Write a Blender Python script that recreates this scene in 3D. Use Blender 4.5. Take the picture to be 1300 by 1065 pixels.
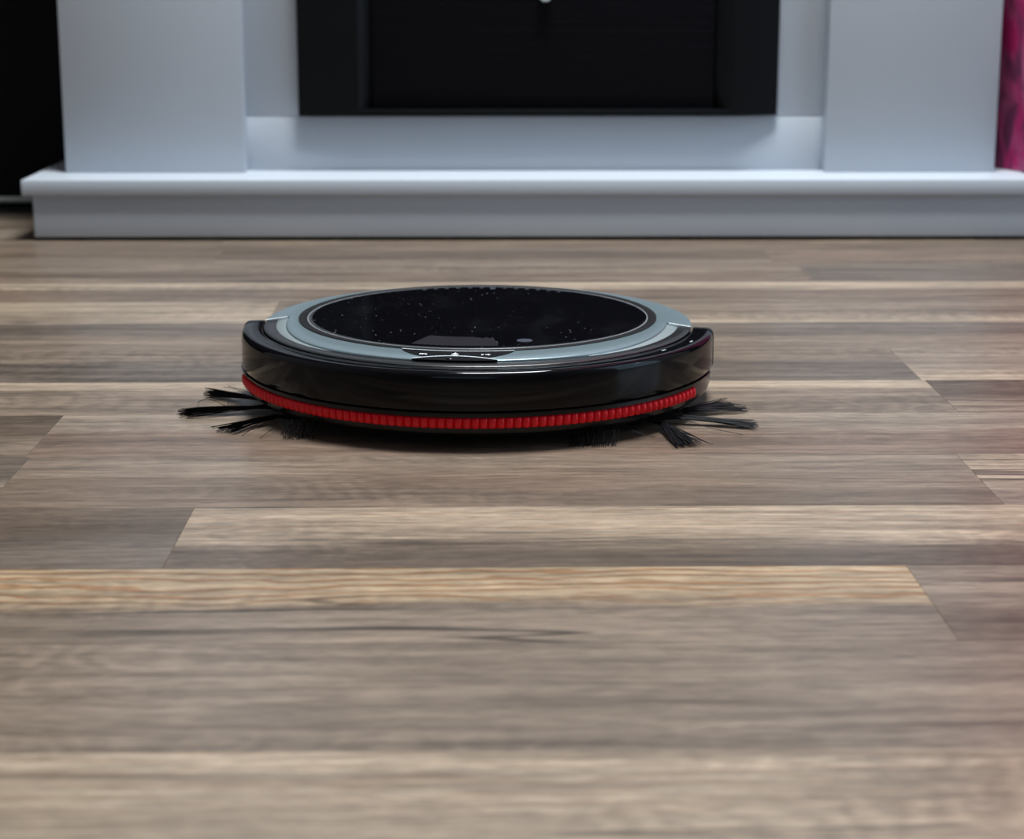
import bpy, bmesh, math, random
from mathutils import Vector, Matrix

R = math.radians
PI = math.pi
for o in list(bpy.data.objects):
    bpy.data.objects.remove(o)
S = bpy.context.scene
C = S.collection

# ------------------------------------------------------------------ camera
W, H = 1300, 1065
F = 2400.0                       # focal length in pixels
PX, PY = 650.0, 487.0            # principal point (the photo proper is 975 rows tall)
TILT = R(12.6)
CAMH = 0.29
cam_d = bpy.data.cameras.new('camera')
cam_d.sensor_width = 36.0
cam_d.lens = F / W * 36.0
cam_d.shift_y = -(H / 2 - PY) / W
cam_d.clip_start = 0.02
cam_d.dof.use_dof = True
cam_d.dof.focus_distance = 1.14
cam_d.dof.aperture_fstop = 10.5
cam = bpy.data.objects.new('camera', cam_d)
C.objects.link(cam)
cam.location = (0, 0, CAMH)
cam.rotation_euler = (PI / 2 - TILT, 0, 0)
S.camera = cam

def ray(x, y):
    a, b = (x - PX) / F, -(y - PY) / F
    return Vector((a, math.cos(TILT) + b * math.sin(TILT), -math.sin(TILT) + b * math.cos(TILT)))
def on_z(x, y, z=0.0):
    d = ray(x, y); t = (z - CAMH) / d.z
    return Vector((0, 0, CAMH)) + d * t
def on_y(x, y, Y):
    d = ray(x, y); t = Y / d.y
    return Vector((0, 0, CAMH)) + d * t

# ------------------------------------------------------------------ light
world = bpy.data.worlds.new('world'); S.world = world
world.use_nodes = True
bg = world.node_tree.nodes['Background']
bg.inputs[0].default_value = (0.62, 0.78, 1.0, 1)
bg.inputs[1].default_value = 0.3
def area(name, loc, target, sx, sy, power, col):
    l = bpy.data.lights.new(name, 'AREA'); l.shape = 'RECTANGLE'
    l.size, l.size_y, l.energy, l.color = sx, sy, power, col
    o = bpy.data.objects.new(name, l); C.objects.link(o)
    o.location = loc
    o.rotation_euler = (Vector(target) - Vector(loc)).to_track_quat('-Z', 'Y').to_euler()
    return o
XR, XL, YB, YF, ZC = 1.95, -2.1, 2.335, -2.2, 2.45     # room limits
W1 = (0.45, 1.35, 0.10, 2.10)                           # glazed opening in the right wall (y0,y1,z0,z1)
W2 = (-1.3, 0.5, 0.85, 2.10)                             # unseen window added behind the camera for fill (x0,x1,z0,z1)
area('daylight_right', (XR - 0.02, (W1[0] + W1[1]) / 2, (W1[2] + W1[3]) / 2), (0, (W1[0] + W1[1]) / 2, (W1[2] + W1[3]) / 2),
     W1[1] - W1[0], W1[3] - W1[2], 10, (0.52, 0.75, 1.0))
area('fill_behind', ((W2[0] + W2[1]) / 2, YF + 0.02, (W2[2] + W2[3]) / 2), ((W2[0] + W2[1]) / 2, 0, (W2[2] + W2[3]) / 2),
     W2[1] - W2[0], W2[3] - W2[2], 3.0, (0.6, 0.80, 1.0))  # weak fill added at the unseen rear opening
LAMP = (0.22, 1.52)                                      # ceiling lamp above the space before the fireplace
area('ceiling_lamp_light', (*LAMP, ZC - 0.075), (*LAMP, 0), 0.80, 0.62, 100, (0.94, 0.985, 1.0))
S.view_settings.view_transform = 'Standard'
S.view_settings.look = 'None'
S.view_settings.gamma = 1.0
S.view_settings.use_curve_mapping = False
S.view_settings.exposure = 0.0

# ------------------------------------------------------------------ helpers
def link(o, parent=None):
    C.objects.link(o)
    if parent: o.parent = parent
    return o
def obj(name, bm, m, parent=None, smooth=False, angle=35):
    me = bpy.data.meshes.new(name)
    bmesh.ops.recalc_face_normals(bm, faces=bm.faces[:])
    if smooth:
        for f in bm.faces: f.smooth = True
        for e in bm.edges:
            if len(e.link_faces) == 2 and e.calc_face_angle(0) > R(angle): e.smooth = False
    bm.to_mesh(me); bm.free()
    if m: me.materials.append(m)
    return link(bpy.data.objects.new(name, me), parent)
def thing(name, label, cat, loc=(0, 0, 0), rz=0, group=None):
    o = bpy.data.objects.new(name, None); o.empty_display_size = 0.05
    C.objects.link(o); o.location = loc; o.rotation_euler = (0, 0, rz)
    o['label'] = label; o['category'] = cat
    if group: o['group'] = group
    return o
def tag(o, label, cat, group=None):
    o['label'] = label; o['category'] = cat
    if group: o['group'] = group
    return o
def struct(o):
    o['kind'] = 'structure'; return o
def box(bm, x0, x1, y0, y1, z0, z1, bev=0.0, seg=2):
    g = bmesh.ops.create_cube(bm, size=1.0)
    for v in g['verts']:
        v.co = Vector(((x0 + x1) / 2 + v.co.x * (x1 - x0), (y0 + y1) / 2 + v.co.y * (y1 - y0), (z0 + z1) / 2 + v.co.z * (z1 - z0)))
    if bev:
        es = list({e for v in g['verts'] for e in v.link_edges})
        bmesh.ops.bevel(bm, geom=es, offset=bev, segments=seg, affect='EDGES', profile=0.5)
    return bm
def boxbm(*a, **k): return box(bmesh.new(), *a, **k)
def tube(bm, pts, rad, n=3):
    rings = []
    for i, p in enumerate(pts):
        p = Vector(p)
        a = Vector(pts[max(i - 1, 0)]); b = Vector(pts[min(i + 1, len(pts) - 1)])
        t = (b - a).normalized()
        u = t.cross(Vector((0, 0, 1)))
        if u.length < 1e-4: u = Vector((1, 0, 0))
        u.normalize(); w = t.cross(u)
        r = rad[i] if isinstance(rad, (list, tuple)) else rad
        rings.append([bm.verts.new(p + (u * math.cos(2 * PI * k / n) + w * math.sin(2 * PI * k / n)) * r) for k in range(n)])
    for a, b in zip(rings, rings[1:]):
        for k in range(n):
            bm.faces.new((a[k], a[(k + 1) % n], b[(k + 1) % n], b[k]))
    bm.faces.new(rings[0]); bm.faces.new(rings[-1])
def cyl(bm, p0, p1, r, n=24):
    tube(bm, [p0, p1], r, n)

# angle measured from the front of the robot (towards the viewer), positive to the viewer's right
def pol(r, a, z): return Vector((r * math.sin(a), -r * math.cos(a), z))
def sweep(bm, prof, a0, a1, n, closed_profile=True, cap=True):
    """prof: list of (r,z) or function(angle)->list"""
    full = abs((a1 - a0) - 2 * PI) < 1e-6
    rings = []
    for i in range(n if full else n + 1):
        a = a0 + (a1 - a0) * i / n
        pr = prof(a) if callable(prof) else prof
        rings.append([bm.verts.new(pol(r, a, z)) for r, z in pr])
    m = len(rings[0])
    pairs = list(zip(rings, rings[1:])) + ([(rings[-1], rings[0])] if full else [])
    for a, b in pairs:
        for k in range(m if closed_profile else m - 1):
            bm.faces.new((a[k], b[k], b[(k + 1) % m], a[(k + 1) % m]))
    if cap and not full and closed_profile:
        bm.faces.new(rings[0]); bm.faces.new(rings[-1])
    return bm
def revolve_solid(bm, prof, n=96):
    """closed solid: prof from axis top to axis bottom, r=0 ends collapse to a fan"""
    rings = []
    for r, z in prof:
        if r < 1e-6: rings.append([bm.verts.new((0, 0, z))])
        else: rings.append([bm.verts.new(pol(r, 2 * PI * k / n, z)) for k in range(n)])
    for a, b in zip(rings, rings[1:]):
        for k in range(n):
            k2 = (k + 1) % n
            if len(a) == 1: bm.faces.new((a[0], b[k], b[k2]))
            elif len(b) == 1: bm.faces.new((a[k], b[0], a[k2]))
            else: bm.faces.new((a[k], b[k], b[k2], a[k2]))
    return bm

# ------------------------------------------------------------------ materials
def mat(name, col, rough=0.5, spec=0.5, metal=0.0, coat=0.0):
    m = bpy.data.materials.new(name); m.use_nodes = True
    b = m.node_tree.nodes['Principled BSDF']
    b.inputs['Base Color'].default_value = (*col, 1)
    b.inputs['Roughness'].default_value = rough
    b.inputs['Specular IOR Level'].default_value = spec
    b.inputs['Metallic'].default_value = metal
    b.inputs['Coat Weight'].default_value = coat
    return m
class NT:
    def __init__(s, m): s.m = m; s.t = m.node_tree; s.n = s.t.nodes; s.l = s.t.links; s.b = s.n['Principled BSDF']
    def new(s, typ, **k):
        x = s.n.new(typ)
        for a, v in k.items(): setattr(x, a, v)
        return x
    def setin(s, node, i, v):
        if isinstance(v, bpy.types.NodeSocket): s.l.new(v, node.inputs[i])
        else: node.inputs[i].default_value = v
    def math(s, op, a, b=0.0, clamp=False):
        x = s.new('ShaderNodeMath', operation=op); x.use_clamp = clamp
        s.setin(x, 0, a); s.setin(x, 1, b); return x.outputs[0]
    def mix(s, f, a, b, mode='MIX'):
        x = s.new('ShaderNodeMix', data_type='RGBA', blend_type=mode)
        s.setin(x, 0, f); s.setin(x, 6, a); s.setin(x, 7, b); return x.outputs[2]
    def mapping(s, vec, scale=(1, 1, 1), loc=(0, 0, 0)):
        x = s.new('ShaderNodeMapping'); s.setin(x, 0, vec); s.setin(x, 1, loc); s.setin(x, 3, scale); return x.outputs[0]
    def noise(s, vec, scale=1.0, detail=2.0, rough=0.5, dist=0.0):
        x = s.new('ShaderNodeTexNoise'); s.setin(x, 'Vector', vec)
        s.setin(x, 'Scale', scale); s.setin(x, 'Detail', detail); s.setin(x, 'Roughness', rough); s.setin(x, 'Distortion', dist)
        return x.outputs[0]
    def ramp(s, v, lo, hi, a=0.0, b=1.0):
        x = s.new('ShaderNodeMapRange', interpolation_type='SMOOTHSTEP')
        s.setin(x, 0, v); s.setin(x, 1, lo); s.setin(x, 2, hi); s.setin(x, 3, a); s.setin(x, 4, b); return x.outputs[0]
    def bump(s, h, strength, dist):
        x = s.new('ShaderNodeBump'); s.setin(x, 'Height', h); x.inputs['Strength'].default_value = strength
        x.inputs['Distance'].default_value = dist; s.l.new(x.outputs[0], s.b.inputs['Normal'])
    def coord(s, k='Object'):
        return s.new('ShaderNodeTexCoord').outputs[k]

# laminate: one material, the two tones of each plank come from the plank's own properties
def make_wood():
    m = mat('laminate_wood', (0.2, 0.15, 0.12), 0.3, 0.40); t = NT(m)
    oc = t.coord('Object'); ge = t.coord('Generated')
    at = lambda nm: t.new('ShaderNodeAttribute', attribute_type='OBJECT', attribute_name=nm)
    ca, cb = at('far_tone').outputs['Color'], at('near_tone').outputs['Color']
    split, seed, cath = at('tone_split').outputs['Fac'], at('grain_seed').outputs['Fac'], at('figure').outputs['Fac']
    off = t.new('ShaderNodeCombineXYZ'); t.setin(off, 0, t.math('MULTIPLY', seed, 7.31)); t.setin(off, 1, t.math('MULTIPLY', seed, 3.17)); t.setin(off, 2, t.math('MULTIPLY', seed, 1.7))
    add = t.new('ShaderNodeVectorMath', operation='ADD'); t.setin(add, 0, oc); t.setin(add, 1, off.outputs[0])
    v = add.outputs[0]
    # slow waviness of the grain lines
    warp = t.noise(t.mapping(v, (2.2, 9, 1)), 1, 2)
    wv = t.new('ShaderNodeCombineXYZ'); t.setin(wv, 1, t.math('MULTIPLY', t.math('SUBTRACT', warp, 0.5), 0.030))
    add2 = t.new('ShaderNodeVectorMath', operation='ADD'); t.setin(add2, 0, v); t.setin(add2, 1, wv.outputs[0])
    g = add2.outputs[0]
    streak = t.noise(t.mapping(g, (5, 95, 1)), 1, 8, 0.68)
    fine = t.noise(t.mapping(g, (55, 300, 1)), 1, 5, 0.7)
    blotch = t.noise(t.mapping(v, (5, 22, 1)), 1, 3, 0.55)
    sep = t.new('ShaderNodeSeparateXYZ'); t.setin(sep, 0, ge)
    vv = t.math('ADD', sep.outputs[1], t.math('MULTIPLY', t.math('SUBTRACT', streak, 0.5), 0.42))
    vv = t.math('ADD', vv, t.math('MULTIPLY', t.math('SUBTRACT', warp, 0.5), 0.25))
    msk = t.ramp(t.math('SUBTRACT', vv, split), -0.10, 0.10)
    col = t.mix(msk, cb, ca)
    f = t.math('MULTIPLY', t.ramp(streak, 0.28, 0.72, 0.62, 1.34), t.ramp(fine, 0.28, 0.72, 0.74, 1.26))
    f = t.math('MULTIPLY', f, t.ramp(blotch, 0.3, 0.7, 0.84, 1.16))
    # saw marks across the grain
    wav = t.new('ShaderNodeTexWave', wave_type='BANDS', bands_direction='X')
    t.setin(wav, 'Vector', t.mapping(v, (1, 1.6, 1))); t.setin(wav, 'Scale', 17); t.setin(wav, 'Distortion', 14); t.setin(wav, 'Detail', 3); t.setin(wav, 'Detail Scale', 1.2); t.setin(wav, 'Detail Roughness', 0.6)
    saw = t.math('MULTIPLY', t.ramp(t.noise(t.mapping(v, (2.5, 16, 1)), 1, 2), 0.45, 0.68, 0, 0.24), wav.outputs[1])
    f = t.math('MULTIPLY', f, t.math('SUBTRACT', 1.06, saw))
    # thin dark cracks along the grain
    cr = t.math('ABSOLUTE', t.math('SUBTRACT', t.noise(t.mapping(g, (0.8, 26, 1)), 1, 2), 0.5))
    crm = t.math('MULTIPLY', t.ramp(cr, 0.0, 0.010, 1, 0), t.ramp(t.noise(t.mapping(v, (4.5, 14, 1)), 1, 2), 0.48, 0.64, 0, 0.75))
    f = t.math('MULTIPLY', f, t.math('SUBTRACT', 1.0, crm))
    mul = t.new('ShaderNodeVectorMath', operation='SCALE'); t.setin(mul, 0, col); t.setin(mul, 'Scale', f)
    # cathedral figure on the light tan planks
    rg = t.new('ShaderNodeTexWave', wave_type='BANDS', bands_direction='Y')
    t.setin(rg, 'Vector', t.mapping(v, (9, 30, 1))); t.setin(rg, 'Scale', 1.1); t.setin(rg, 'Distortion', 12); t.setin(rg, 'Detail', 3); t.setin(rg, 'Detail Scale', 1.0)
    fig = t.math('MULTIPLY', t.math('MULTIPLY', t.ramp(rg.outputs[1], 0.45, 0.95, 0, 1.0), msk), cath)
    warm = t.mix(1.0, mul.outputs[0], (0.72, 0.55, 0.43, 1), 'MULTIPLY')
    out = t.mix(fig, mul.outputs[0], warm)
    t.l.new(out, t.b.inputs['Base Color'])
    t.l.new(t.ramp(streak, 0.2, 0.8, 0.36, 0.26), t.b.inputs['Roughness'])
    t.bump(t.math('ADD', fine, t.math('MULTIPLY', crm, -2.0)), 0.10, 0.0006)
    return m
WOOD = make_wood()
SUBFLOOR = mat('subfloor_dark', (0.02, 0.017, 0.015), 0.8)

def make_white(name, col=(0.47, 0.51, 0.565), rough=0.33):
    m = mat(name, col, rough, 0.45); t = NT(m)
    n = t.noise(t.coord('Object'), 260, 2)
    t.bump(n, 0.04, 0.0005)
    return m
WHITE = make_white('white_laminate')
WALLP = mat('wall_paint', (0.24, 0.24, 0.25), 0.8)
CEILP = mat('ceiling_paint', (0.72, 0.71, 0.69), 0.85)
def make_blackwall():
    m = mat('black_wall_paint', (0.006, 0.006, 0.009), 0.75, 0.15); t = NT(m)
    t.bump(t.noise(t.coord('Object'), 180, 3), 0.15, 0.001); return m
BLACKWALL = make_blackwall()
def make_blackwood():
    m = mat('black_grained_panel', (0.003, 0.003, 0.005), 0.5, 0.10); t = NT(m)
    n = t.noise(t.mapping(t.coord('Object'), (3, 1, 170)), 1, 4)
    t.bump(n, 0.5, 0.002); return m
BLACKWOOD = make_blackwood()
BLACKSATIN = mat('black_satin_frame', (0.0025, 0.003, 0.004), 0.45, 0.16)
FOOT = mat('black_foot_rubber', (0.01, 0.01, 0.01), 0.7)
GREYKNOB = mat('pale_grey_plastic', (0.45, 0.5, 0.53), 0.35)
CABLE = mat('pale_cable_sheath', (0.6, 0.6, 0.55), 0.5)

def make_gloss_black():
    m = mat('gloss_black_plastic', (0.003, 0.003, 0.004), 0.07, 0.24); t = NT(m)
    n = t.noise(t.coord('Object'), 900, 2, 0.7)
    sm = t.noise(t.mapping(t.coord('Object'), (60, 60, 25)), 1, 3)
    t.l.new(t.ramp(sm, 0.35, 0.8, 0.06, 0.16), t.b.inputs['Roughness'])
    return m
GLOSS = make_gloss_black()
SATIN = mat('satin_black_plastic', (0.010, 0.010, 0.011), 0.28, 0.5)
CHASSIS = mat('dark_chassis_plastic', (0.006, 0.0055, 0.006), 0.25, 0.35)
def make_lid():
    m = mat('black_glass_lid', (0.002, 0.002, 0.003), 0.06, 0.42); t = NT(m)
    oc = t.coord('Object')
    vo = t.new('ShaderNodeTexVoronoi', feature='F1'); t.setin(vo, 'Vector', oc); t.setin(vo, 'Scale', 210)
    vo.inputs['Randomness'].default_value = 1.0
    clus = t.ramp(t.noise(oc, 26, 3), 0.40, 0.62)
    sep = t.new('ShaderNodeSeparateColor'); t.setin(sep, 0, vo.outputs['Color'])
    keep = t.ramp(sep.outputs[0], 0.50, 0.54)
    dot = t.math('MULTIPLY', t.ramp(vo.outputs['Distance'], 0.05, 0.16, 1, 0), keep)
    dust = t.math('MULTIPLY', dot, clus)
    film = t.math('MULTIPLY', t.ramp(t.noise(t.mapping(oc, (30, 12, 1)), 1, 4), 0.5, 0.8), 0.02)
    t.l.new(t.mix(t.math('ADD', t.math('MULTIPLY', dust, 0.9), film, True), (0.002, 0.002, 0.003, 1), (0.22, 0.22, 0.23, 1)), t.b.inputs['Base Color'])
    t.l.new(t.math('ADD', t.math('MULTIPLY', dust, 0.5), 0.06), t.b.inputs['Roughness'])
    return m
LIDM = make_lid()
def make_silver(name, col, rough):
    m = mat(name, col, rough, 0.5, 0.55); t = NT(m)
    t.bump(t.noise(t.coord('Object'), 1500, 2), 0.08, 0.0002); return m
SILVER = make_silver('silver_blue_paint', (0.19, 0.25, 0.275), 0.36)
SILVER2 = make_silver('pale_silver_inlay', (0.32, 0.38, 0.385), 0.36)
EDGEW = mat('white_edge', (0.75, 0.8, 0.82), 0.35)
CHROME = mat('bright_trim', (0.75, 0.78, 0.8), 0.15, 0.5, 0.9)
RED = mat('red_rubber', (0.82, 0.003, 0.012), 0.38, 0.4)
WHITEINK = mat('white_ink', (0.8, 0.82, 0.85), 0.5)
GREYINK = mat('grey_ink', (0.045, 0.05, 0.065), 0.55, 0.12)
LIDPATCH = mat('faint_lid_patch', (0.009, 0.008, 0.011), 0.55, 0.10)  # slightly paler and rougher than the lid glass
LENS = mat('black_panel_lens', (0.002, 0.002, 0.003), 0.5, 0.08)
BRISTLE = mat('black_nylon_bristle', (0.006, 0.006, 0.008), 0.6, 0.12)
SLEEVE = mat('matte_black_rubber', (0.004, 0.004, 0.004), 0.9, 0.1)
TYRE = mat('black_tyre_rubber', (0.012, 0.012, 0.012), 0.8)
def make_curtain():
    m = mat('magenta_print_fabric', (0.35, 0.02, 0.13), 0.75, 0.2); t = NT(m)
    oc = t.coord('Object')
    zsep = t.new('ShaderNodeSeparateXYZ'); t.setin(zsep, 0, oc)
    n1 = t.noise(t.mapping(oc, (14, 14, 9)), 1, 3, 0.5, 1.2)
    n2 = t.noise(t.mapping(oc, (22, 22, 8), (3, 1, 2)), 1, 3, 0.5, 1.5)
    c = t.mix(t.ramp(n1, 0.40, 0.62), (0.36, 0.012, 0.105, 1), (0.40, 0.105, 0.22, 1))
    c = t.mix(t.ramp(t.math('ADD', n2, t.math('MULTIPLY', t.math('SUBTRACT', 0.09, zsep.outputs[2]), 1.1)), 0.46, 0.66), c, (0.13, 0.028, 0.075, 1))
    t.l.new(c, t.b.inputs['Base Color'])
    t.bump(t.noise(oc, 900, 2), 0.2, 0.0005); return m
CURTAIN = make_curtain()
def make_pane():
    m = mat('window_glass', (0.9, 0.95, 0.95), 0.02); t = NT(m)
    tr = t.new('ShaderNodeBsdfTransparent'); gl = t.new('ShaderNodeBsdfGlossy'); gl.inputs['Roughness'].default_value = 0.02
    mx = t.new('ShaderNodeMixShader'); fr = t.new('ShaderNodeFresnel')
    t.l.new(fr.outputs[0], mx.inputs[0]); t.l.new(tr.outputs[0], mx.inputs[1]); t.l.new(gl.outputs[0], mx.inputs[2])
    t.l.new(mx.outputs[0], t.n['Material Output'].inputs['Surface']); return m
PANE = make_pane()

# ------------------------------------------------------------------ room shell
WT = 0.12
struct(obj('wall_back', boxbm(XL - WT, XR + WT, YB, YB + WT, -0.05, ZC), BLACKWALL))
struct(obj('wall_left', boxbm(XL - WT, XL, YF, YB, -0.05, ZC), WALLP))
bm = bmesh.new()
box(bm, XR, XR + WT, YF, W1[0], -0.05, ZC); box(bm, XR, XR + WT, W1[1], YB, -0.05, ZC)
box(bm, XR, XR + WT, W1[0], W1[1], -0.05, W1[2]); box(bm, XR, XR + WT, W1[0], W1[1], W1[3], ZC)
struct(obj('wall_right', bm, WALLP))
bm = bmesh.new()
box(bm, XL - WT, W2[0], YF - WT, YF, -0.05, ZC); box(bm, W2[1], XR + WT, YF - WT, YF, -0.05, ZC)
box(bm, W2[0], W2[1], YF - WT, YF, -0.05, W2[2]); box(bm, W2[0], W2[1], YF - WT, YF, W2[3], ZC)
struct(obj('wall_front', bm, WALLP))
struct(obj('ceiling', boxbm(XL - WT, XR + WT, YF - WT, YB + WT, ZC, ZC + 0.1), CEILP))
lamp = thing('ceiling_light', 'rectangular white flat ceiling light above the floor before the fireplace', 'ceiling light', (*LAMP, ZC))
obj('housing', boxbm(-.43, .43, -.33, .33, -.045, 0, bev=.004), WHITE, lamp)
LAMPM = mat('lamp_diffuser', (.9, .9, .9), .5); LAMPM.node_tree.nodes['Principled BSDF'].inputs['Emission Color'].default_value = (.88, .95, 1, 1)
LAMPM.node_tree.nodes['Principled BSDF'].inputs['Emission Strength'].default_value = 4.0
obj('diffuser', boxbm(-.41, .41, -.31, .31, -.060, -.045, bev=.004), LAMPM, lamp)
def window(name, axis, p, a0, a1, z0, z1):
    root = bpy.data.objects.new(name, None); C.objects.link(root); root['kind'] = 'structure'
    def bb(u0, u1, v0, v1, t0, t1):
        return (p + t0, p + t1, u0, u1, v0, v1) if axis == 'x' else (u0, u1, p + t0, p + t1, v0, v1)
    f = bmesh.new(); w = 0.055; mid = (a0 + a1) / 2
    box(f, *bb(a0, a0 + w, z0, z1, 0.03, 0.09)); box(f, *bb(a1 - w, a1, z0, z1, 0.03, 0.09))
    box(f, *bb(a0 + w, a1 - w, z0, z0 + w, 0.03, 0.09)); box(f, *bb(a0 + w, a1 - w, z1 - w, z1, 0.03, 0.09))
    box(f, *bb(mid - w / 2, mid + w / 2, z0 + w, z1 - w, 0.03, 0.09))
    obj('window_frame', f, WHITE, root)
    for u0, u1 in ((a0 + w, mid - w / 2), (mid + w / 2, a1 - w)):
        obj('pane', boxbm(*bb(u0, u1, z0 + w, z1 - w, 0.058, 0.062)), PANE, root)
window('window_1', 'x', XR, *W1)
window('fill_window', 'y', YF - WT, *W2)

# ------------------------------------------------------------------ floor
floor = struct(obj('floor', boxbm(XL - WT, XR + WT, YF - WT, YB + WT, -0.05, -0.009), SUBFLOOR))
YAW = R(0.85)
PIV = Vector((0, 1.1, 0))
froot_m = Matrix.Translation(PIV) @ Matrix.Rotation(YAW, 4, 'Z')
finv = froot_m.inverted()
def fl(x, y): return finv @ on_z(x, y, 0)
rows_px = [302, 318.5, 336, 358.5, 382, 410, 443.5, 484, 525.5, 578, 643, 720, 815.5, 952.5]
bounds = [fl(650, y).y for y in rows_px]
pitch = (bounds[0] - bounds[-1]) / (len(bounds) - 1)
hi = [bounds[0] + pitch * k for k in range(1, 6)]
lo = [bounds[-1] - pitch * k for k in range(1, 31)]
allb = list(reversed(hi)) + bounds + lo            # far -> near
CREAM, TAN = (0.2867, 0.2218, 0.1617), (0.3196, 0.2350, 0.1504)
LGREY, GREY = (0.1993, 0.1551, 0.1184), (0.1711, 0.1297, 0.0968)
BROWN, RBROWN = (0.1391, 0.1015, 0.0743), (0.1551, 0.1090, 0.0808)
DARK, DGREY = (0.102, 0.075, 0.055), (0.116, 0.091, 0.072)
# per visible row (far -> near): joints (pixel on the joint) and planks left to right: far tone, near tone, split, figure
vis = [
 ([(279, 311)], [(GREY, BROWN, .5, 0), (GREY, BROWN, .55, 0)]),
 ([(276, 327), (977, 327)], [(BROWN, GREY, .5, 0), (DARK, GREY, .40, 0), (RBROWN, BROWN, .5, 0)]),
 ([(1026, 350)], [(GREY, BROWN, .6, 0), (DGREY, DGREY, .5, 0)]),
 ([], [(CREAM, BROWN, .62, 0)]),
 ([(347, 396)], [(CREAM, LGREY, .12, 0), (GREY, CREAM, .28, 0)]),
 ([], [(DGREY, GREY, .5, 0)]),
 ([(1152, 465)], [(GREY, DGREY, .62, 0), (LGREY, CREAM, .30, 0)]),
 ([(1197, 504)], [(CREAM, GREY, .72, 0), (DARK, GREY, .42, 0)]),
 ([(57, 553)], [(DARK, GREY, .45, 0), (LGREY, RBROWN, .62, 0)]),
 ([(20, 600), (1245, 609)], [(DGREY, GREY, .5, 0), (GREY, BROWN, .62, 0), (CREAM, LGREY, .4, 0)]),
 ([(226, 684)], [(DARK, DGREY, .5, 0), (CREAM, DARK, .40, .35)]),
 ([(1185, 767)], [(TAN, GREY, .50, 1.0), (GREY, DARK, .45, 0)]),
 ([], [(GREY, GREY, .62, 0)]),
 ([], [(CREAM, CREAM, .45, .3)]),
]
# visible rows start at allb index 5 (bounds[0]) -> row between allb[5], allb[6] etc.
rnd = random.Random(5)
palette = [CREAM, TAN, LGREY, GREY, BROWN, RBROWN, DARK, DGREY, GREY, LGREY]
count = 0
def plank(x0, x1, y0, y1, tone):
    g = 0.00006
    bm = boxbm(x0 + g, x1 - g, y0 + g, y1 - g, -0.009, 0.0)
    ed = [e for e in bm.edges if all(v.co.z > -0.001 for v in e.verts)]
    bmesh.ops.bevel(bm, geom=ed, offset=0.00012, segments=1, affect='EDGES')
    cx, cy = (x0 + x1) / 2, (y0 + y1) / 2
    bmesh.ops.translate(bm, verts=bm.verts[:], vec=(-cx, -cy, 0))
    o = obj('floor_plank', bm, WOOD, floor)
    o.matrix_local = froot_m @ Matrix.Translation((cx, cy, 0))
    o['far_tone'], o['near_tone'] = [float(c) for c in tone[0]], [float(c) for c in tone[1]]
    o['tone_split'], o['figure'], o['grain_seed'] = float(tone[2]), float(tone[3]), rnd.random() * 9
XA, XB = XL + 0.03, XR - 0.03
for i in range(len(allb) - 1):
    y1, y0 = allb[i], allb[i + 1]
    if y1 + 1.1 > YB - 0.03 or y0 + 1.1 < YF + 0.04: continue
    k = i - 5
    if 0 <= k < len(vis):
        joints = [fl(*p).x for p in vis[k][0]]; tones = list(vis[k][1])
    else:
        joints = [rnd.uniform(-0.9, 0.9)]; tones = None
    while joints and joints[-1] + 1.15 < XB - 0.2 or not joints:
        joints.append((joints[-1] + rnd.uniform(0.95, 1.15)) if joints else rnd.uniform(0.75, 1.0))
        if tones: tones.append(None)
    nleft = 0
    while joints[0] - 1.15 > XA + 0.2:
        joints.insert(0, joints[0] - rnd.uniform(1.0, 1.15) if (nleft or k < 0) else min(joints[0] - 0.9, -0.80) - rnd.uniform(0, 0.15)); nleft += 1
        if tones: tones.insert(0, None)
    xs = [XA] + joints + [XB]
    for j in range(len(xs) - 1):
        t = tones[j] if tones and j < len(tones) else None
        if t is None: t = (rnd.choice(palette), rnd.choice(palette), rnd.uniform(.3, .7), 0.0)
        plank(xs[j], xs[j + 1], y0, y1, t)

# ------------------------------------------------------------------ fireplace
FYAW = R(0.45)
SLAB_T, SLAB_B = 0.0655, 0.0485
yS = on_z(650, 228.0, SLAB_T).y            # slab front
yPl = on_z(650, 300.5, 0.004).y            # plinth front
yPi = on_z(650, 219.0, SLAB_T).y           # pillar front
yPn = yPi + 0.022                          # recessed panel
fp = thing('fireplace_surround', 'white electric fireplace surround with two pillars on a stepped base against black wall', 'fireplace', (0, yS, 0), FYAW)
def X(px, Y, y=200): return on_y(px, y, Y).x
def fobj(name, m, x0, x1, Y0, Y1, z0, z1, bev=0.0012, par=fp):
    return obj(name, boxbm(x0, x1, Y0 - yS, Y1 - yS, z0, z1, bev=bev), m, par, True)
xs0, xs1 = X(27, yS, 230), X(1322, yS, 230)
fobj('plinth', WHITE, X(44, yPl, 280), X(1306, yPl, 280), yPl, YB - 0.012, 0.004, SLAB_B)
fobj('hearth_slab', WHITE, xs0, xs1, yS, YB - 0.012, SLAB_B, SLAB_T, 0.0016)
for a, b in ((85, 312.5), (1048, 1264)):
    fobj('pillar', WHITE, X(a, yPi, 218), X(b, yPi, 218), yPi, YB - 0.012, SLAB_T, 0.90)
seam = on_y(650, 147.5, yPn).z
xa, xb = X(312.5, yPi, 218), X(1048, yPi, 218)
fobj('lower_panel', WHITE, xa, xb, yPn, yPn + 0.018, SLAB_T, seam - 0.0003, 0.0005)
fobj('upper_panel', WHITE, xa, xb, yPn, yPn + 0.018, seam + 0.0003, 0.90, 0.0005)
fobj('mantel_shelf', WHITE, X(85, yPi, 218) - .002, X(1264, yPi, 218) + .002, yPi - 0.006, YB - 0.012, 0.90, 0.935, 0.003)
fobj('back_board', WHITE, xa, xb, yPn + 0.03, yPn + 0.04, SLAB_T, 0.90, 0)
bw = xs1 - xs0
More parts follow.
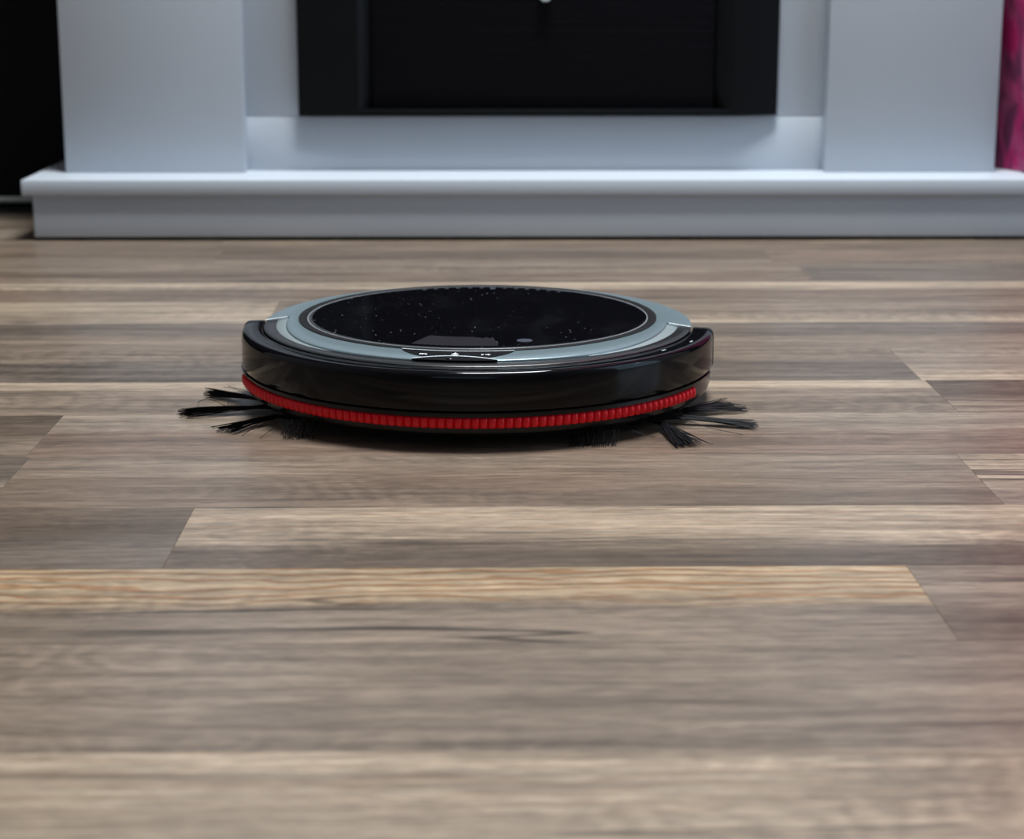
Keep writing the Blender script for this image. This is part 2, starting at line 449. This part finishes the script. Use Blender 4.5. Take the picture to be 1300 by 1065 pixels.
for u in (0.045, 0.34, 0.66, 0.955):
    for yy in (yPl + 0.012, YB - 0.08):
        fobj('foot_pad', FOOT, xs0 + bw * u - 0.012, xs0 + bw * u + 0.012, yy, yy + 0.024, 0.0, 0.004, 0)

# black heater insert
yIn = yPn - 0.017
ins = thing('electric_fire_insert', 'black electric fire insert box with grained front panel mounted between the white pillars', 'heater', (0, yS, 0), FYAW)
zb = on_y(684, 147.5, yIn).z; zt = zb + 0.40
xi = [X(p, yIn, 147) for p in (379.5, 452, 933, 989.5)]
XP0, XP1 = X(474, yIn + 0.013, 147), X(906, yIn + 0.013, 147)
def iobj(name, m, x0, x1, Y0, Y1, z0, z1, bev=0.001):
    return obj(name, boxbm(x0, x1, Y0 - yS, Y1 - yS, z0, z1, bev=bev), m, ins, True)
def prism(name, m, pts, z0, z1):
    bm = bmesh.new()
    a = [bm.verts.new((x, y - yS, z0)) for x, y in pts]; b = [bm.verts.new((x, y - yS, z1)) for x, y in pts]
    n = len(pts)
    bm.faces.new(a); bm.faces.new(b)
    for k in range(n): bm.faces.new((a[k], a[(k + 1) % n], b[(k + 1) % n], b[k]))
    bmesh.ops.recalc_face_normals(bm, faces=bm.faces[:])
    bmesh.ops.bevel(bm, geom=bm.edges[:], offset=0.0007, segments=1, affect='EDGES')
    return obj(name, bm, m, ins, True)
yb_ = yPn - 0.0005
prism('frame_stile', BLACKSATIN, [(xi[0], yb_), (xi[0], yIn + 0.004), (xi[1], yIn), (xi[1] + 0.004, yIn), (XP0, yIn + 0.013), (XP0, yb_)], zb, zt)
prism('frame_stile', BLACKSATIN, [(xi[3], yb_), (xi[3], yIn + 0.0115), (xi[2], yIn), (xi[2] - 0.004, yIn), (XP1, yIn + 0.013), (XP1, yb_)], zb, zt)
iobj('front_panel', BLACKWOOD, XP0, XP1, yIn + 0.011, yPn - 0.0005, zb + 0.0005, zt - 0.0005)
iobj('bottom_rail', BLACKSATIN, xi[1] + 0.002, xi[2] - 0.002, yIn, yIn + 0.011, zb, zb + 0.007)
iobj('top_rail', BLACKSATIN, xi[1] + 0.002, xi[2] - 0.002, yIn, yIn + 0.011, zt - 0.03, zt)
kx = X(693, yIn, 0); kz = on_y(693, 2, yIn + 0.006).z + 0.0072
bm = bmesh.new(); cyl(bm, (kx, yIn - yS + 0.012, kz), (kx, yIn - yS - 0.003, kz), 0.0074, 32)
bmesh.ops.bevel(bm, geom=[e for e in bm.edges if abs(e.verts[0].co.y - e.verts[1].co.y) < 1e-6], offset=0.0008, segments=2, affect='EDGES')
obj('knob', bm, GREYKNOB, ins, True)

# ------------------------------------------------------------------ cable on the floor at the left
bm = bmesh.new()
pts = []
yc = YB - 0.016
for k in range(40):
    u = k / 39
    pts.append((-1.9 + u * 1.33, yc - 0.004 * math.sin(u * 9) ** 2 - 0.003 * u, 0.0040))
tube(bm, pts, 0.0039, 10)
tag(obj('power_cable', bm, CABLE, None, True, 60), 'pale cable lying on the floor along the foot of the black wall', 'cable')

# ------------------------------------------------------------------ magenta curtain at the right
p0, p1 = on_z(1261, 213, SLAB_T), on_z(1300, 219.5, SLAB_T)
d = (p1 - p0)
cur = thing('curtain', 'magenta patterned fabric curtain hanging at the right side of the white fireplace', 'curtain', (p0.x, p0.y, SLAB_T))
path = []
n = 150
for k in range(n + 1):
    u = k / n * 0.55
    if u < d.length * 1.3: q = d.normalized() * u
    else:
        v = u - d.length * 1.3
        q = d.normalized() * d.length * 1.3 + Vector((v * 0.85, 0.026 * (1 - math.cos(v * 62)) * 0.5 - 0.02 * math.sin(v * 31) * (1 - math.exp(-v * 30)), 0))
    path.append(q)
bm = bmesh.new()
zs = [0.0005, 0.003, 0.03, 0.08, 0.14, 0.22, 0.32, 0.5, 0.8, 1.2, 1.6, 2.1]
gr = []
for z in zs:
    gr.append([bm.verts.new((q.x + 0.002 * math.sin(z * 23 + k * .12), q.y + 0.003 * math.sin(z * 17 + k * 0.2) * min(1, k / 12), z)) for k, q in enumerate(path)])
for a, b in zip(gr, gr[1:]):
    for k in range(n): bm.faces.new((a[k], a[k + 1], b[k + 1], b[k]))
co = obj('fabric', bm, CURTAIN, cur, True, 80)
sm = co.modifiers.new('thick', 'SOLIDIFY'); sm.thickness = 0.0012; sm.offset = 0
bm = bmesh.new(); cyl(bm, (-0.05, 0.0, 2.105), (XR - p0.x, 0.0, 2.105), 0.011, 20)
obj('curtain_rod', bm, CHROME, cur, True)

# ------------------------------------------------------------------ robot vacuum
rc = on_z(607, 499, 0)
RYAW = -R(5.0)
rob = thing('robot_vacuum', 'round black and silver robot vacuum with ribbed red bumper strip on the wooden floor', 'robot vacuum', (rc.x, rc.y, 0), RYAW)
rinv = (Matrix.Translation((rc.x, rc.y, 0)) @ Matrix.Rotation(RYAW, 4, 'Z')).inverted()
def rl(x, y, z): return rinv @ on_z(x, y, z)
# chassis: lower tub and rear wall
bm = revolve_solid(bmesh.new(), [(0, .0500), (.1205, .0500), (.1425, .0492), (.1445, .0482), (.1452, .046), (.1452, .0245), (.1575, .0240), (.1582, .0232), (.1584, .0215), (.1583, .0140), (.1573, .0108), (.1545, .0085), (.146, .0070), (.138, .0068), (0, .0068)], 160)
obj('chassis', bm, CHASSIS, rob, True, 30)
EA = R(86)
bump_prof = [(.1458, .0478), (.1462, .0490), (.1470, .0494), (.1555, .0492), (.1572, .0489), (.1586, .0480), (.1595, .0466), (.1599, .0448), (.1601, .0300), (.1600, .0262), (.1597, .0252), (.1588, .0247), (.1458, .0247)]
bmp = obj('bumper', sweep(bmesh.new(), bump_prof, -EA, EA, 140), GLOSS, rob, True, 40)
cap_prof = [(r + (0.0003 if r > .15 else 0), z + (0.0003 if z > .03 else -.0002)) for r, z in bump_prof]
for s in (-1, 1):
    obj('bumper_end', sweep(bmesh.new(), cap_prof, s * R(86.02), s * R(88.0), 3), SATIN, rob, True, 40)
# thin raised line above the strip
obj('bumper_lip', sweep(bmesh.new(), [(.1590, .0245), (.1606, .0241), (.1606, .0235), (.1590, .0232)], -EA, R(80), 120), GLOSS, rob, True, 60)
# inner black ring + groove beside the bumper
obj('inner_ring', sweep(bmesh.new(), [(.1300, .0500), (.1300, .0507), (.1385, .0506), (.1435, .0501), (.1446, .0494), (.1446, .0485)], -EA, EA, 120), SATIN, rob, True, 40)
# red ribbed strip
A0, A1 = -R(74.0), R(68.0)
NT_ = 76
def strip_prof(a):
    u = (a - A0) / (A1 - A0) * NT_
    q = abs(math.sin(u * PI)) ** 0.55
    r = .1584 + .0022 * q
    return [(.1575, .0209), (r - .0010, .0208), (r, .0200), (r + .0003, .0172), (r, .0150), (r - .0006, .0144), (.1575, .0143)]
obj('red_strip', sweep(bmesh.new(), strip_prof, A0, A1, NT_ * 8), RED, rob, True, 60)
# silver top ring
def zr(r): return .0542 - (r - .1212) * 0.150
def ring_out(a):
    u = min(1, max(0, (R(86) - abs(a)) / R(50)))
    return .1292 + .0080 * (u * u * (3 - 2 * u))
def ring_prof(ro):
    return [(.1210, .0520), (.1210, .0538), (.1215, zr(.1215)), (ro - .0010, zr(ro - .001)), (ro - .0003, zr(ro) - .0002), (ro, zr(ro) - .0010), (ro, .0500)]
bm = sweep(bmesh.new(), lambda a: ring_prof(ring_out(a)), -EA, EA, 120)
sweep(bm, ring_prof(.1450), EA, 2 * PI - EA, 120)
obj('top_ring', bm, SILVER, rob, True, 45)
for s in (-1, 1):
    def ip(a):
        w = max(0.0, min(1.0, (abs(a) - R(36)) / R(14)))
        ri = ring_out(a) - .0005; ro = ri + .0012 + .0074 * w
        return [(ri, .0500), (ri, zr(ri) - .0009), (ro - .0004, zr(ro) - .0013), (ro, zr(ro) - .0018), (ro, .0500)]
    obj('ring_inlay', sweep(bmesh.new(), ip, s * R(36), s * R(85.9), 50), SILVER2, rob, True, 45)
    # step edge highlight, painted white where the ring meets the bumper
    obj('step_highlight', sweep(bmesh.new(), [(.1300, .0512), (.1300, zr(.130) + .0003), (.1447, zr(.1447) + .0003), (.1447, .0500)], s * R(85.4), s * R(86.2), 2), EDGEW, rob, True)
# lid rim and lid
bm = sweep(bmesh.new(), [(.1214, .0520), (.1214, .0546), (.1205, .0550), (.1165, .0547), (.1158, .0541), (.1158, .0520)], 0, 2 * PI, 144)
obj('lid_rim', bm, mat('matte_black_rim', (0.006, 0.006, 0.007), 0.55, 0.15), rob, True, 40)
lid = obj('lid', revolve_solid(bmesh.new(), [(0, .0549), (.09, .0549), (.112, .0549), (.1136, .0549), (.1147, .0545), (.1150, .0538), (.1150, .0515), (0, .0515)], 144), LIDM, rob, True, 30)
obj('lid_edge_line', sweep(bmesh.new(), [(.1147, .0535), (.1147, .05455), (.1153, .05475), (.1157, .0544), (.1157, .0535)], 0, 2 * PI, 144), mat('grey_edge_line', (.20, .21, .22), .25), lid, True, 60)
# marks on the lid
def patch(bm, a0, a1, r0f, r1f, zf, n=24, th=.0002):
    """thin raised strip between two radii functions"""
    def pr(a):
        r0, r1 = r0f(a), r1f(a)
        if r1 - r0 < 1e-5: r1 = r0 + 1e-5
        return [(r0, zf(r0) - .0006), (r0, zf(r0) + th), (r1, zf(r1) + th), (r1, zf(r1) - .0006)]
    return sweep(bm, pr, a0, a1, n)
lidz = lambda r: .0549
for k in range(13):
    a = PI + R((k - 6) * 4.55)
    big = k == 6
    w = R(0.75 if not big else 1.0)
    obj('vent_mark', patch(bmesh.new(), a - w, a + w, lambda q: .1060 - (.004 if big else 0), lambda q: .1085, lidz, 4), GREYINK, lid)
def patch_out(a): return .1085 - .0012 * abs(math.sin(a * 90))
obj('faint_lid_patch', patch(bmesh.new(), R(-17), R(13), lambda a: .079 + .004 * abs(math.sin(a * 55)) * (a > R(5)), patch_out, lidz, 40, .00006), LIDPATCH, lid)  # thin faint patch with an uneven outline
bm = bmesh.new(); c = pol(.096, R(24), .0549)
bmesh.ops.create_cone(bm, cap_ends=True, segments=32, radius1=.0052, radius2=.0050, depth=.0006, matrix=Matrix.Translation(c))
obj('sensor_spot', bm, GREYINK, lid, True)
# control panel on the ring
PAa = R(16.8)
sil = lambda r: zr(r)
pin = lambda a: .1220
pout = lambda a: .1222 + .0135 * max(0, 1 - (a / PAa) ** 2) ** 0.8
cp = obj('control_panel', patch(bmesh.new(), -PAa, PAa, pin, pout, sil, 48, .00025), LENS, rob, True, 40)
obj('panel_trim', patch(bmesh.new(), -PAa, PAa, lambda a: .1213, lambda a: .1219, sil, 48, .0004), EDGEW, cp)
BA = R(11)
bi = lambda a: .1378 - .0066 * max(0, 1 - (a / BA) ** 2)
obj('start_button', patch(bmesh.new(), -BA, BA, lambda a: bi(a) + .0006, lambda a: .1386, sil, 40, .0005), LENS, cp, True, 40)
obj('button_trim', patch(bmesh.new(), -BA, BA, lambda a: bi(a) - .0002, lambda a: bi(a) + .0006, sil, 40, .0008), EDGEW, cp)
bm = bmesh.new()
bmesh.ops.create_uvsphere(bm, u_segments=20, v_segments=10, radius=.0030, matrix=Matrix.Translation(pol(.1352, R(-1.2), zr(.1352) - .0004)) @ Matrix.Scale(.55, 4, (0, 0, 1)))
obj('button_dome', bm, GLOSS, cp, True)
def icon(cells, a0, r0, da, dr, name):
    bm = bmesh.new()
    for (i, j) in cells:
        a = a0 + i * da; r = r0 + j * dr
        patch(bm, a, a + da * .82, lambda q: r, lambda q: r + dr * .9, sil, 1, .0005)
    obj(name, bm, WHITEINK, cp)
icon([(i, 0) for i in range(6)] + [(0, 1), (2, 1), (5, 1)], R(-10.2), .1282, R(.36), .0010, 'panel_icon')
icon([(0, 1), (1, 2), (2, 2), (3, 2), (4, 1), (1, 0), (2, 0), (3, 0), (2, 1), (2, -1)], R(-1.3), .1262, R(.42), .0011, 'panel_icon')
icon([(0, 0), (1, 0), (3, 0), (4, 0), (5, 0), (6, 0), (0, 1), (5, 1)], R(7.0), .1274, R(.36), .0010, 'panel_icon')
# small marks on bumper top at right
for a, r in ((57, .151), (70, .1535)):
    obj('bumper_mark', patch(bmesh.new(), R(a - .8), R(a + .8), lambda q: r, lambda q: r + .0012, lambda q: .0493, 2, .0001), GREYKNOB, bmp)
# wheels
for sx in (-1, 1):
    bm = bmesh.new(); cyl(bm, (sx * .102, .01, .022), (sx * .120, .01, .022), .022, 32)
    bmesh.ops.bevel(bm, geom=[e for e in bm.edges if abs(e.verts[0].co.x - e.verts[1].co.x) < 1e-6], offset=.002, segments=2, affect='EDGES')
    obj('wheel', bm, TYRE, rob, True)
bm = bmesh.new(); cyl(bm, (-.008, -.105, .0095), (.008, -.105, .0095), .0095, 20)
obj('caster_wheel', bm, TYRE, rob, True)

# brushes: photo pixel of tuft root / tip spread on the floor
rb = random.Random(11)
def bez(p, q, r, n=7):
    return [p * (1 - t) ** 2 + q * 2 * t * (1 - t) + r * t * t for t in [i / n for i in range(n + 1)]]
def tuft(bm, root, mid, tips, count, spread=.0022, rad=.00030):
    for _ in range(count):
        u = rb.random()
        tp = tips[0].lerp(tips[1], u) + Vector((rb.gauss(0, .0016), rb.gauss(0, .0016), 0))
        tp = root + (tp - root) * rb.uniform(.90, 1.01)
        tp.z = abs(rb.gauss(.0015, .0010)) + .0004
        rt = root + Vector((rb.gauss(0, spread * .5), rb.gauss(0, spread * .5), rb.gauss(0, .0006)))
        md = mid + (tp - (tips[0] + tips[1]) / 2) * .45 + Vector((rb.gauss(0, spread * .6), rb.gauss(0, spread * .6), rb.gauss(0, .0008)))
        md.z = max(md.z, .0025)
        tube(bm, bez(rt, md, tp), [rad] * 6 + [rad * .9, rad * .7])
def brush(hub_px, tufts, strays):
    hub = rl(*hub_px, .010); hub.z = 0
    b = bpy.data.objects.new('side_brush', None); b.empty_display_size = .02
    link(b, rob); b.location = hub
    bm = bmesh.new(); cyl(bm, (0, 0, .0085), (0, 0, .0055), .008, 24)
    obj('hub', bm, SLEEVE, b, True)
    for rpx, tpx, n in tufts:
        root = rl(*rpx, .0048) - hub
        tips = [rl(*q, .001) - hub for q in tpx]
        mid = root.lerp((tips[0] + tips[1]) / 2, .5); mid.z = .0036
        inner = root.normalized() * .009; inner.z = .0062
        bm = bmesh.new()
        tube(bm, [inner, inner.lerp(root, .6), root], [.0014, .0016, .0012], 8)   # rubber sleeve
        sl = obj('bristle_sleeve', bm, SLEEVE, b, True, 60)
        bm = bmesh.new()
        tuft(bm, root, mid, tips, n)
        obj('bristle_tuft', bm, BRISTLE, b)['kind'] = 'stuff'
    bm = bmesh.new()
    for chain in strays:
        P = [rl(*q[:2], q[2]) - hub for q in chain]
        tube(bm, P, .00022)
    obj('stray_bristles', bm, BRISTLE, b)['kind'] = 'stuff'
brush((402, 524), [((330, 507), [(256, 503), (268, 496)], 46), ((338, 516), [(229, 521), (231, 530)], 60), ((348, 528), [(266, 545), (294, 551)], 46)],
      [[(340, 525, .006), (322, 543, .003), (307, 553, .001)], [(356, 530, .006), (345, 545, .003), (330, 556, .001)],
       [(318, 503, .006), (300, 494, .006), (284, 491, .003)], [(320, 500, .006), (305, 494, .006), (290, 490, .004)],
       [(290, 517, .006), (276, 510, .010), (263, 506, .009), (252, 510, .005), (251, 518, .002)],
       [(288, 516, .005), (290, 511, .007), (293, 506, .009)]])
brush((806, 526), [((868, 521), [(918, 509), (955, 523)], 64), ((864, 529), [(959, 538), (960, 544)], 60), ((838, 536), [(858, 568), (893, 565)], 64)],
      [[(860, 530, .006), (910, 532, .004), (957, 533, .001)], [(864, 531, .006), (900, 543, .003), (943, 552, .001)],
       [(840, 536, .006), (870, 553, .003), (905, 564, .001)], [(800, 545, .006), (818, 552, .003), (832, 555, .001)]])
def fringe(name, a, b, n, h):
    bm = bmesh.new()
    for k in range(n):
        p = rl(a[0] + (b[0] - a[0]) * (k + rb.random()) / n, a[1] + (b[1] - a[1]) * k / n + rb.uniform(-3, 3), .0005)
        top = p + Vector((rb.gauss(0, .002), .010, 0)); top.z = .0085
        md = p.lerp(top, .4) + Vector((rb.gauss(0, .002), -.001, 0)); md.z = .004
        tube(bm, bez(top, md, p, 4), .00022)
    obj(name, bm, BRISTLE, rob)['kind'] = 'stuff'
fringe('underside_fringe', (358, 555), (398, 557), 34, 0)
fringe('underside_fringe', (722, 565), (782, 565), 60, 0)
